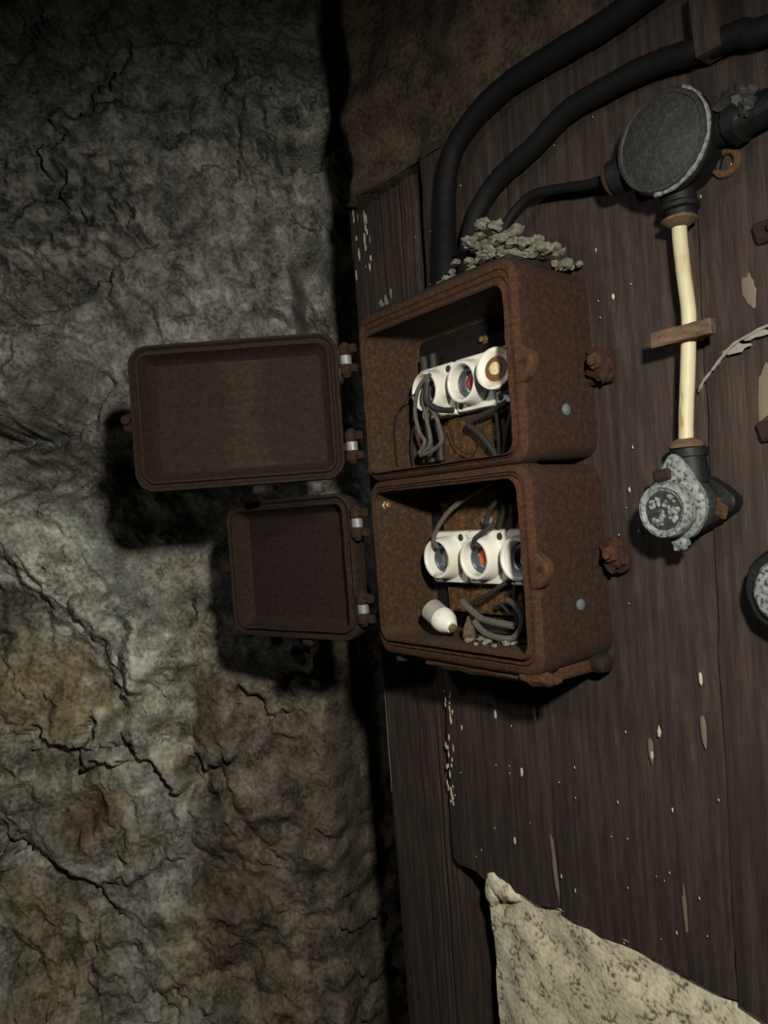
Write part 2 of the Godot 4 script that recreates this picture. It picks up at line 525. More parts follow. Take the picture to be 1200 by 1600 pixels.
func rock_wall() -> void:
	var n1 := noise(FastNoiseLite.TYPE_SIMPLEX_SMOOTH, 0.12, 5, 31)
	var n2 := noise(FastNoiseLite.TYPE_SIMPLEX_SMOOTH, 0.30, 4, 32)
	var n3 := noise(FastNoiseLite.TYPE_CELLULAR, 0.42, 1, 35)   # flat broken facets
	n3.cellular_return_type = FastNoiseLite.RETURN_CELL_VALUE
	n3.cellular_jitter = 1.0
	var feats := rock_features()
	for e in feats:
		var box := Rect2(e[1][0], Vector2.ZERO)
		if e[0] == "b":
			box = Rect2(e[1][0] - e[1][1], e[1][1] * 2)
		else:
			for q in e[1]:
				box = box.expand(q)
		e.append(box.grow(maxf(e[3] * 3.0, 0.06)))
	var us := PackedFloat32Array()
	var u := -3.55
	while u < 0.42:
		us.append(u)
		u += 0.0065 if u > -1.05 else 0.04
	var o := Vector3(-0.9502, 0, -0.3591)   # two metres from the viewer
	var nn := Vector3(0.80108, 0, 0.59856)
	var uu := Vector3(0.59856, 0, -0.80108)
	var m := MB.new()
	var rows := 390
	var ls := []
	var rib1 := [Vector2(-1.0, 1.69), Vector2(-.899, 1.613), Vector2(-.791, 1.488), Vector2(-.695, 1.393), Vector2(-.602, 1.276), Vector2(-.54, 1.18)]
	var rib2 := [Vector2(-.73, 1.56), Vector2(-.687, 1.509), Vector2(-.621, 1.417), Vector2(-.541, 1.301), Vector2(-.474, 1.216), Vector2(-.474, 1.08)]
	var grey := Color(.55, .565, .56)
	for j in rows + 1:
		var y := -0.05 + 3.05 * j / rows
		var l := PackedVector3Array()
		for q in us:
			var h := rock_height(q, y, feats, n1, n2, n3)
			l.append(o + uu * q * 1.143 + nn * h + Vector3(0, 1.5 + (y - 1.5) * 1.143, 0))
			var p := Vector2(q, y)
			var a := n2.get_noise_2d(q * 40 + 9, y * 40)
			var b := n1.get_noise_2d(q * 30, y * 30 + 40)
			var c := grey
			c = c.lerp(Color(.46, .40, .26), clampf(0.35 + b * 1.4, 0, 0.8) * smoothstep(1.6, 1.2, y))
			c = c.lerp(Color(.55, .47, .28), 0.75 * blob(p, Vector2(-.72, 1.15), Vector2(.2, .12), a))
			c = c.lerp(Color(.30, .18, .09), 0.75 * blob(p, Vector2(-.67, .93), Vector2(.06, .11), a))
			c = c.lerp(Color(.32, .21, .12), 0.6 * blob(p, Vector2(-.74, .85), Vector2(.06, .06), a))
			c = c.lerp(Color(.24, .16, .11), 0.6 * blob(p, Vector2(-.40, .70), Vector2(.10, .22), a))
			c = c.lerp(Color(.26, .17, .11), 0.6 * blob(p, Vector2(-.44, 1.08), Vector2(.06, .1), a))
			c = c.lerp(Color(.86, .92, .88), 0.8 * maxf(blob(p, Vector2(-.73, 1.42), Vector2(.11, .16), a * 1.3), blob(p, Vector2(-.84, 1.54), Vector2(.09, .10), a * 1.3)))
			c = c.lerp(Color(.86, .92, .88), 0.75 * blob(p, Vector2(-.60, 1.24), Vector2(.08, .12), a * 1.6))
			c = c.lerp(Color(.82, .86, .80), 0.7 * blob(p, Vector2(-.60, 1.03), Vector2(.10, .09), a * 1.6))
			c = c.lerp(Color(.45, .47, .43), 0.6 * blob(p, Vector2(-.75, .95), Vector2(.12, .06), a * 1.6))
			c = c.lerp(Color(.10, .09, .085), 0.85 * smoothstep(0.05, 0.3, n1.get_noise_2d(q * 260.0, y * 260.0)) * blob(p, Vector2(-.68, 2.22), Vector2(.3, .2), 0.0))
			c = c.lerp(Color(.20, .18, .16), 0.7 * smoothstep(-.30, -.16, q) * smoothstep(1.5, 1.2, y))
			c = c.lerp(Color(.20, .19, .20), 0.55 * smoothstep(2.3, 2.6, y))  # light falling off towards the roof, put into the rock colour
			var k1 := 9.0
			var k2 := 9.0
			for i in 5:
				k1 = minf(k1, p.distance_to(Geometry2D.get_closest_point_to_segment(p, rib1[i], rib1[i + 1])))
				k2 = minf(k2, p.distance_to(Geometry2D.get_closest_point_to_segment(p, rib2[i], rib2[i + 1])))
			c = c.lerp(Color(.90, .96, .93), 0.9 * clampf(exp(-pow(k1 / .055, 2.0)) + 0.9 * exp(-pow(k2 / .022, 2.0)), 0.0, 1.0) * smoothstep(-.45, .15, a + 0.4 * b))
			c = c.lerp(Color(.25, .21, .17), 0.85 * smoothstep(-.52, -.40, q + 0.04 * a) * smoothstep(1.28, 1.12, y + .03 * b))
			c = c.lerp(Color(.20, .18, .15), 0.8 * blob(p, Vector2(-.86, 1.34), Vector2(.10, .06), a))  # this and the next: hollows darkened, their shade put into the colour
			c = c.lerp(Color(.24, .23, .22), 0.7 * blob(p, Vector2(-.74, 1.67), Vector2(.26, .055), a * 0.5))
			c = c * clampf(1.0 + 0.55 * n2.get_noise_2d(q * 22.0 + 70.0, y * 22.0) + 0.5 * n1.get_noise_2d(q * 200.0, y * 170.0), 0.45, 1.5)
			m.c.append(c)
		ls.append(l)
	m.loops(ls, false, false, false)
	# front faces towards the gallery
	var fnv := (m.v[m.f[2]] - m.v[m.f[0]]).cross(m.v[m.f[1]] - m.v[m.f[0]])
	if fnv.dot(nn) < 0:
		for i in range(0, m.f.size(), 3):
			var t := m.f[i + 1]
			m.f[i + 1] = m.f[i + 2]
			m.f[i + 2] = t
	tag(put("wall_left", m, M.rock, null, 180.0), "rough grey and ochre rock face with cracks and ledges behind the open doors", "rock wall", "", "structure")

# a plank: edges may lean (x at the bottom, x at the top), broken lower end
func plank(parent: Node, xa: Vector2, xb: Vector2, y0: float, y1: float, z0: float, z1: float, mat: Material, seed_: int, ragged := 0.004) -> void:
	var n := noise(FastNoiseLite.TYPE_SIMPLEX_SMOOTH, 0.5, 3, seed_)
	var m := MB.new()
	var ls := []
	var rows := 60
	var cols := 12
	for j in rows + 1:
		var t := float(j) / rows
		var y := lerpf(y0, y1, t)
		var a := lerpf(xa.x, xb.x, t) + 0.003 * n.get_noise_1d(y * 30.0)
		var b := lerpf(xa.y, xb.y, t) + 0.003 * n.get_noise_1d(y * 30.0 + 300.0)
		var l := PackedVector3Array()
		l.append(Vector3(b, y, z0))
		l.append(Vector3(a, y, z0))
		for i in cols + 1:
			var s := float(i) / cols
			var edge := 0.003 if i == 0 or i == cols else 0.0
			var yy := y + (ragged * n.get_noise_1d(lerpf(a, b, s) * 200.0) * 2.0 if j == 0 else 0.0)
			l.append(Vector3(lerpf(a, b, s), yy, z1 - edge + 0.0035 * n.get_noise_2d(s * 22.0, y * 3.0) + 0.0012 * n.get_noise_2d(s * 70.0, y * 6.0)))
		ls.append(l)
	m.loops(ls)
	m.outward()
	put("plank", m, mat, parent, 40.0)

func setting() -> void:
	rock_wall()
	tag(put("wall_top", slab(-0.50, 2.3, 2.075, 3.0, -0.5, -0.01, 0.018, 0.045, 0.35, 41, 0.0), M.rock_brown, null, 180.0), "dark brown rock above the top ends of the planks", "rock wall", "", "structure")
	tag(put("wall_back", slab(-0.545, 2.3, -0.05, 2.0, -0.6, -0.10, 0.03, 0.02, 0.3, 42), M.rock_far, null, 180.0), "dark rock in the gap beside the pale concrete footing", "rock wall", "", "structure")
	var conc := slab(-0.272, 2.3, -0.02, 0.905, -0.15, -0.008, 0.012, 0.012, 0.6, 43, 0.004)
	for q in [[Vector3(-.244, .900, -.006), Vector3(.026, .020, .014)], [Vector3(-.222, .893, -.004), Vector3(.024, .016, .013)], [Vector3(-.258, .885, -.006), Vector3(.016, .026, .012)]]:
		conc.add(lump(q[0], q[1], .3, 90.0, 9))
	tag(put("wall_bottom", conc, M.concrete, null, 60.0), "pale pitted concrete footing under the plank wall", "concrete wall", "", "structure")
	tag(put("floor", block(Vector3(6.5, 0.2, 4.6), Vector3(-0.6, -0.1, 0.7)), M.rock_far), "rock floor of the gallery", "floor", "", "structure")
	tag(put("ceiling", block(Vector3(6.5, 0.2, 4.6), Vector3(-0.6, 3.08, 0.7)), M.rock_far), "dark rock roof of the gallery", "ceiling", "", "structure")
	tag(put("wall_front", block(Vector3(6.5, 3.2, 0.2), Vector3(-0.6, 1.5, 2.72)), M.rock_far), "rock wall behind the viewer", "rock wall", "", "structure")
	tag(put("wall_end", block(Vector3(0.2, 3.2, 3.4), Vector3(2.4, 1.5, 1.0)), M.rock_far), "far rock wall closing the gallery on the right", "rock wall", "", "structure")

	var w := thing("wall_right", "wall of dark brown upright planks that carries the fuse boxes and fittings", "plank wall", Vector3.ZERO, "", "structure")
	plank(w, Vector2(-.555, -.452), Vector2(-.553, -.45), 0.02, 2.085, -.075, -.030, M.wood_post, 51)
	plank(w, Vector2(-.449, -.400), Vector2(-.447, -.39), 0.02, 2.075, -.075, -.024, M.wood_post, 52)
	plank(w, Vector2(-.398, -.357), Vector2(-.386, -.345), 0.02, 2.08, -.075, -.020, M.wood_post, 53)
	plank(w, Vector2(-.351, -.119), Vector2(-.300, -.122), 0.905, 2.09, -.022, 0.0, M.wood, 54, .006)
	plank(w, Vector2(-.116, .148), Vector2(-.119, .196), 0.898, 2.095, -.022, -.002, M.wood, 55)
	plank(w, Vector2(.151, .415), Vector2(.199, .43), 0.893, 2.7, -.022, .004, M.wood2, 56)
	plank(w, Vector2(.419, .66), Vector2(.434, .67), 0.89, 2.7, -.022, .002, M.wood2, 57)
	plank(w, Vector2(.664, .93), Vector2(.674, .94), 0.89, 2.7, -.022, .003, M.wood2, 58)
	plank(w, Vector2(.934, 1.2), Vector2(.944, 1.2), 0.89, 2.7, -.022, .002, M.wood2, 59)

	# flakes of old whitewash and splinters that still cling to the planks: too small and many to count
	var rng := RandomNumberGenerator.new()
	rng.seed = 7
	var fl := MB.new()
	for i in 190:
		var x := rng.randf_range(-.33, .36)
		var y := rng.randf_range(.93, 2.0)
		if x < .02 and y > 1.27 and y < 1.83:
			continue
		var s := pow(rng.randf(), 3.0) * 0.0035 + 0.0008
		fl.add(lump(Vector3(x, y, 0.003), Vector3(s * 0.7, s * rng.randf_range(1.0, 2.2), 0.0012), 0.5, 900.0, 4))
	for i in 34:
		var y := rng.randf_range(1.0, 1.2)
		fl.add(lump(Vector3(lerpf(-.347, -.330, (y - .9) / .3) + rng.randf_range(-.009, .012), y, 0.0), Vector3(.0016, rng.randf_range(.002, .007), .0012), 0.5, 900.0, 4))
	for i in 26:
		fl.add(lump(Vector3(rng.randf_range(-.545, -.49), rng.randf_range(1.96, 2.08), -.030), Vector3(.0025, rng.randf_range(.004, .013), .0015), 0.5, 900.0, 4))
	tag(put("paint_flakes", fl, M.flake), "tiny pale flakes and specks scattered over the dark planks", "paint flakes", "", "stuff")

# ---------------------------------------------------------------- the fuse boxes
func box_shell(parent: Node, y0: float, y1: float, oy0: float, oy1: float) -> void:
	var X0 := -.318
	var X1 := .016
	var o := func(d: float, r: float): return rrect(X0 + d, X1 - d, y0 + d, y1 - d, r, 6, 14)
	var i := func(d: float, r: float): return rrect(-.298 + d, 0.0 - d, oy0 + d, oy1 - d, r, 6, 14)
	var oo: PackedVector2Array = o.call(0.006, .022)
	var ii: PackedVector2Array = i.call(0.0, .018)
	var m := MB.new()
	m.loops([
		lift(o.call(.003, .028), 0.0), lift(o.call(.001, .028), .09), lift(o.call(.001, .028), .102), lift(o.call(-.0015, .028), .106),
		lift(o.call(-.0015, .027), .130), lift(o.call(.0005, .025), .1365)], true, true, false)
	m.outward()
	var fr := MB.new()
	fr.loops([lift(o.call(.0005, .025), .1365), lift(o.call(.0035, .023), .1405), lift(oo, .142),
		lift(between(oo, ii, .22), .1425), lift(between(oo, ii, .27), .1395), lift(between(oo, ii, .34), .1395), lift(between(oo, ii, .40), .1428),
		lift(between(oo, ii, .55), .1424), lift(between(oo, ii, .59), .1395), lift(between(oo, ii, .66), .1395), lift(between(oo, ii, .72), .147),
		lift(between(oo, ii, .80), .1488), lift(between(oo, ii, .93), .1485), lift(ii, .146), lift(i.call(-.001, .018), .142)], true, false, false)
	fr.outward()
	var n := MB.new()
	n.loops([lift(i.call(-.001, .018), .142), lift(i.call(-.004, .02), .10), lift(i.call(-.005, .02), .04), lift(i.call(-.002, .018), .033), lift(i.call(.003, .014), .031)], true, false, false)
	n.outward()
	for k in range(0, n.f.size(), 3):   # this skin is seen from inside
		var t := n.f[k + 1]
		n.f[k + 1] = n.f[k + 2]
		n.f[k + 2] = t
	put("body", m.rough(fine, .0011), M.rust, parent)
	put("flange", fr.rough(fine, .0011), M.rust_flange, parent)
	put("inner_wall", n.rough(fine, .0011), M.rust_in, parent)
	put("back_wall", block(Vector3(.304, oy1 - oy0 + .006, .006), Vector3(-.149, (oy0 + oy1) / 2, .0295), Basis.IDENTITY, .001, .016), M.back_shade, parent)

func hinge(parent: Node, at: Vector3) -> void:
	var ax := Transform3D(Basis(Vector3.RIGHT, Vector3.FORWARD, Vector3.UP), at)   # z axis turned up
	var k := MB.new()
	for s in [-1, 1]:
		var z: float = s * .0155
		k.add(lathe([Vector2(.0085, z - .0085), Vector2(.0105, z - .0065), Vector2(.0105, z + .0065), Vector2(.0085, z + .0085)], 18), ax)
		k.add(lathe([Vector2(.0062, z + s * .008), Vector2(.0058, z + s * .0115), Vector2(.003, z + s * .013)], 12), ax)
		k.add(block(Vector3(.022, .013, .011), at + Vector3(.012, s * .0155, -.002)))
	put("hinge_knuckle", k.rough(fine, .0006), M.rust, parent)
	var p := put("hinge_bush", lathe([Vector2(.0080, -.0076), Vector2(.0092, -.0066), Vector2(.0092, .0066), Vector2(.0080, .0076)], 20).moved(ax), M.silver, parent)
	p.set_meta("label", "bare silvery hinge bush")

# the lid in its own frame: hinge axis at x = 0, free end towards +x, inner face towards -z
func door(parent: Node3D, at: Vector3, turn: Vector3, w: float, h: float, tint: Array) -> void:
	var dx := turn.normalized()
	var b := Basis(dx, Vector3.UP, dx.cross(Vector3.UP))
	var xf := Transform3D(b, at)
	var x0 := .010
	var rr := func(d: float, r: float): return rrect(x0 + d, x0 + w - d, -h / 2 + d, h / 2 - d, r, 7, 10)
	var m := MB.new()
	m.loops([lift(rr.call(.034, .01), .040), lift(rr.call(.010, .026), .038), lift(rr.call(.004, .03), .033), lift(rr.call(.001, .031), .018), lift(rr.call(0.0, .032), .006),
		lift(rr.call(.0015, .031), .001), lift(rr.call(.0045, .029), 0.0), lift(rr.call(.0065, .027), .003), lift(rr.call(.0085, .025), .008), lift(rr.call(.0115, .023), .008),
		lift(rr.call(.0125, .022), .002), lift(rr.call(.0140, .020), -.001), lift(rr.call(.0165, .018), -.001), lift(rr.call(.0180, .016), .002),
		lift(rr.call(.0210, .014), .014), lift(rr.call(.0280, .010), .026), lift(rr.call(.0310, .008), .0285)], true, true, false)
	m.outward()
	var lid := put("door", m.moved(xf).rough(fine, .0009), M.rust_door, parent)
	lid.set_meta("label", tint[3])
	# the sunken panel, with its own discoloured stain
	var g := MB.new()
	var ls := []
	var nx := 60
	var ny := 44
	var nz := noise(FastNoiseLite.TYPE_SIMPLEX_SMOOTH, 0.35, 4, 77)
	for j in ny + 1:
		var l := PackedVector3Array()
		for i in nx + 1:
			var s := float(i) / nx
			var t := float(j) / ny
			l.append(xf * Vector3(x0 + lerpf(.0300, w - .0300, s), lerpf(-h / 2 + .0300, h / 2 - .0300, t), .0285))
			var c: Color = tint[0]
			if tint[2] > 0.0:
				var half := 0.045 + 0.075 * absf(t - .48) * 2.0 + 0.05 * nz.get_noise_2d(t * 40.0, 3.0)
				var k := smoothstep(half + .04, half - .01, absf(s - .46 + .06 * nz.get_noise_1d(t * 20.0)) + 0.04 * nz.get_noise_2d(s * 90.0, t * 70.0))
				c = c.lerp(tint[1], k * tint[2])
			c = c * (1.0 + 0.4 * nz.get_noise_2d(s * 60.0 + 20.0, t * 45.0))
			g.c.append(c)
		ls.append(l)
	g.loops(ls, false, false, false)
	var face := (g.v[g.f[2]] - g.v[g.f[0]]).cross(g.v[g.f[1]] - g.v[g.f[0]])
	if face.dot(b.z) > 0:
		for i in range(0, g.f.size(), 3):
			var q := g.f[i + 1]
			g.f[i + 1] = g.f[i + 2]
			g.f[i + 2] = q
	put("panel", g, M.rust_pan, lid)
	for y in [0.0]:
		var lug := block(Vector3(.022, .030, .012), Vector3(x0 + w + .004, y - .004, .012), Basis.IDENTITY, .004, .008)
		lug.add(lathe([Vector2(.007, -.006), Vector2(.0075, .002), Vector2(.005, .006)], 12), Transform3D(Basis.IDENTITY, Vector3(x0 + w + .007, y, .002)))
		put("latch_lug", lug.moved(xf), M.rust_dark, lid)
	put("latch_lug", block(Vector3(.022, .018, .012), Vector3(x0 + w * .42, -h / 2 - .005, .014), Basis.IDENTITY, .004, .006).moved(xf), M.rust_dark, lid)
	# knuckle arms that reach back to the hinge line
	for y in tint[4]:
		put("hinge_arm", block(Vector3(.018, .013, .010), Vector3(.006, y - at.y, .006), Basis.IDENTITY, .002).moved(xf), M.rust_dark, lid)

func ear(parent: Node, at: Vector3) -> void:
	var m := MB.new()
	var l := PackedVector2Array()
	for p0 in [Vector2(-.012, -.024), Vector2(.006, -.022), Vector2(.018, -.015), Vector2(.027, -.006), Vector2(.030, .002), Vector2(.027, .010), Vector2(.018, .016), Vector2(.006, .021), Vector2(-.012, .023)]:
		var p := Vector2(p0.x * .66, p0.y * .96)
		l.append(p)
	var s := PackedVector2Array()
	for p in l:
		s.append(p * .88)
	m.loops([lift(s, -.012), lift(l, -.009), lift(l, .001), lift(s, .004)])
	m.outward()
	put("latch_ear", m.moved(Transform3D(Basis.IDENTITY, at)).rough(fine, .0012), M.rust_orange, parent)
	put("bolt_hole", lathe([Vector2(.0045, 0.0), Vector2(.0043, .0048)], 16).moved(Transform3D(Basis.IDENTITY, at + Vector3(.0085, .002, 0))), M.hole, parent)

func wall_bolt(parent: Node, at: Vector3) -> void:
	var m := block(Vector3(.046, .046, .016), at + Vector3(-.004, 0, -.008), Basis.IDENTITY, .004, .012)
	m.add(lump(at + Vector3(.004, .002, .004), Vector3(.018, .021, .011), .5, 260.0))
	put("mounting_lug", m.rough(fine, .0016), M.rust, parent)
	var nut := lathe([Vector2(.0105, -.004), Vector2(.0115, -.002), Vector2(.0115, .006), Vector2(.0098, .009), Vector2(.006, .0092), Vector2(.0055, .016), Vector2(.004, .017)], 6)
	put("nut", nut.moved(Transform3D(Basis.from_euler(Vector3(.1, .2, .3)), at + Vector3(.006, .004, .012))).rough(fine, .0008), M.rust_orange, parent)

func fuse_boxes() -> void:
	var up := thing("fuse_box", "upper rusty cast-iron fuse box crusted on top, with its wide stained door hanging open", "fuse box", Vector3(-.15, 1.549, 0))
	var lo := thing("fuse_box", "lower rusty cast-iron fuse box with a bare fuse plug lying loose inside it", "fuse box", Vector3(-.15, 1.285, 0))
	box_shell(up, 1.5495, 1.803, 1.5625, 1.7697)
	box_shell(lo, 1.285, 1.5485, 1.3133, 1.531)
	# ribs cast on the top and the foot
	put("rim", block(Vector3(.30, .012, .10), Vector3(-.155, 1.806, .075), Basis.IDENTITY, .004, .004).rough(fine, .004), M.rust_dark, up)
	put("foot", block(Vector3(.225, .018, .125), Vector3(-.112, 1.281, .068), Basis.IDENTITY, .005, .006, 10).rough(fine, .004), M.rust_orange, lo)
	put("foot", lump(Vector3(-.006, 1.283, .128), Vector3(.030, .010, .014), .35, 150.0), M.rust_orange, lo)
	put("foot", block(Vector3(.034, .022, .034), Vector3(.002, 1.284, .020), Basis.IDENTITY, .006, .008).rough(fine, .004), M.rust_dark, lo)
	put("drain_bolt", lathe([Vector2(.007, -.014), Vector2(.0105, -.012), Vector2(.0105, -.003), Vector2(.006, 0), Vector2(.006, .006)], 7).moved(along(Vector3.UP, Vector3(-.288, 1.285, .12))).rough(fine, .001), M.rust_dark, lo)
	for y in [1.745, 1.609]:
		hinge(up, Vector3(-.344, y, .147))
	for y in [1.488, 1.352]:
		hinge(lo, Vector3(-.346, y, .147))
	door(up, Vector3(-.345, 1.676, .149), Vector3(-.6, 0, .8), .334, .234,
		[Color(.17, .15, .155), Color(.28, .30, .21), 0.95, "wide open lid with a sunken panel and a greenish stain down its middle", [1.745, 1.609]])
	door(lo, Vector3(-.347, 1.418, .149), Vector3(-.965, 0, .262), .30, .240,
		[Color(.17, .13, .14), Color(.17, .13, .14), 0.0, "open lid swung further back, with a darker sunken panel", [1.488, 1.352]])
	ear(up, Vector3(.017, 1.668, .141))
	ear(lo, Vector3(.017, 1.417, .141))
	wall_bolt(up, Vector3(.034, 1.669, .016))
	wall_bolt(lo, Vector3(.035, 1.424, .016))
	for r in [[up, 1.614], [lo, 1.366]]:
		var q := put("rivet", lathe([Vector2(.0075, -.002), Vector2(.0075, .001), Vector2(.0052, .003), Vector2(.002, .0038)], 18).moved(along(Vector3.RIGHT, Vector3(.0155, r[1], .063))).rough(fine, .0008), M.rivet, r[0])
		q.set_meta("label", "grey rivet head")
	# the sheet that carries the sockets
	put("mounting_plate", block(Vector3(.25, .135, .006), Vector3(-.131, 1.632, .040), Basis.IDENTITY, .001), M.plate, up)
	put("mounting_plate", block(Vector3(.25, .185, .006), Vector3(-.135, 1.432, .040), Basis.IDENTITY, .001), M.plate, lo)
	var bolt := [Vector2(.007, 0), Vector2(.007, .004), Vector2(.0045, .005), Vector2(.0045, .012), Vector2(.003, .013)]
	put("bolt", lathe(bolt, 6).moved(along(Vector3(1, 0, .2), Vector3(-.302, 1.512, .122))), M.brass, lo)
	put("bolt", lathe(bolt, 6).moved(Transform3D(Basis.IDENTITY, Vector3(-.248, 1.508, .042))), M.brass, lo)
	put("bolt", lathe(bolt, 6).moved(Transform3D(Basis.IDENTITY, Vector3(-.157, 1.478, .043))), M.silver, lo)
	put("bolt", lathe(bolt, 6).moved(Transform3D(Basis.IDENTITY, Vector3(-.148, 1.742, .031))), M.brass, up)
	put("screw", lathe([Vector2(.009, 0), Vector2(.008, .004), Vector2(.004, .006)], 10).moved(Transform3D(Basis.IDENTITY, Vector3(-.30, 1.570, .142))), M.rust_orange, up)
	# rods behind the sockets of the upper box
	for x in [-.268, -.246]:
		put("terminal_post", tube([Vector3(x, 1.575, .05), Vector3(x, 1.74, .05)], .007), M.wire_dark, up)
		put("terminal_nut", lathe([Vector2(.009, -.004), Vector2(.009, .004)], 6).moved(along(Vector3.UP, Vector3(x, 1.702, .05))), M.brass, up)

# ---------------------------------------------------------------- sockets
func socket(at: Vector3, contact: Material, label: String, group: String) -> void:
	var s := thing("fuse_socket", label, "fuse socket", at, group)
	var h := .0395
	var m := MB.new()
	var o := rrect(-h, h, -h, h, .006, 4, 4)
	var e := rrect(-h + .002, h - .002, -h + .002, h - .002, .005, 4, 4)
	m.loops([lift(e, 0.0), lift(o, .002), lift(o, .018), lift(e, .021)])
	m.outward()
	put("base", m.moved(Transform3D(Basis.IDENTITY, at)), M.porcelain, s, 50)
	for c in [Vector2(.0295, .0295), Vector2(-.0295, -.0295)]:
		put("screw_hole", lathe([Vector2(.0052, 0), Vector2(.0052, .0005)], 16).moved(Transform3D(Basis.IDENTITY, at + Vector3(c.x, c.y, .0209))), M.hole, s)
		put("screw_head", lathe([Vector2(.0040, 0), Vector2(.0036, .0012), Vector2(.001, .0016)], 12).moved(Transform3D(Basis.IDENTITY, at + Vector3(c.x, c.y, .0209))), M.iron, s)
	put("collar", lathe([Vector2(.0335, .019), Vector2(.0325, .026), Vector2(.0318, .036), Vector2(.0305, .044), Vector2(.0290, .0462), Vector2(.0262, .0465), Vector2(.0245, .0450), Vector2(.0238, .042),
		Vector2(.0226, .026), Vector2(.0222, .0085), Vector2(.0, .008)], 44).moved(Transform3D(Basis.IDENTITY, at)), M.porcelain, s, 45)
	var pr := []
	for k in 31:
		pr.append(Vector2(.0176 + .0013 * sin(k * TAU / 6.0), .009 + .0225 * k / 30))
	pr.append(Vector2(.0196, .0325))
	pr.append(Vector2(.0203, .0315))
	pr.append(Vector2(.0203, .009))
	put("thread_sleeve", lathe(pr, 36).moved(Transform3D(Basis.IDENTITY, at)), M.thread, s)
	put("contact", lathe([Vector2(.0125, .008), Vector2(.0125, .0225), Vector2(.0110, .0250), Vector2(.004, .0258)], 24).moved(Transform3D(Basis.IDENTITY, at)), contact, s)

func wire(called: String, pts: Array, r: float, mat: Material, label: String, group := "") -> void:
	tag(put(called, tube(pts, r, 9, 8, .12), mat), label, "wire", group)

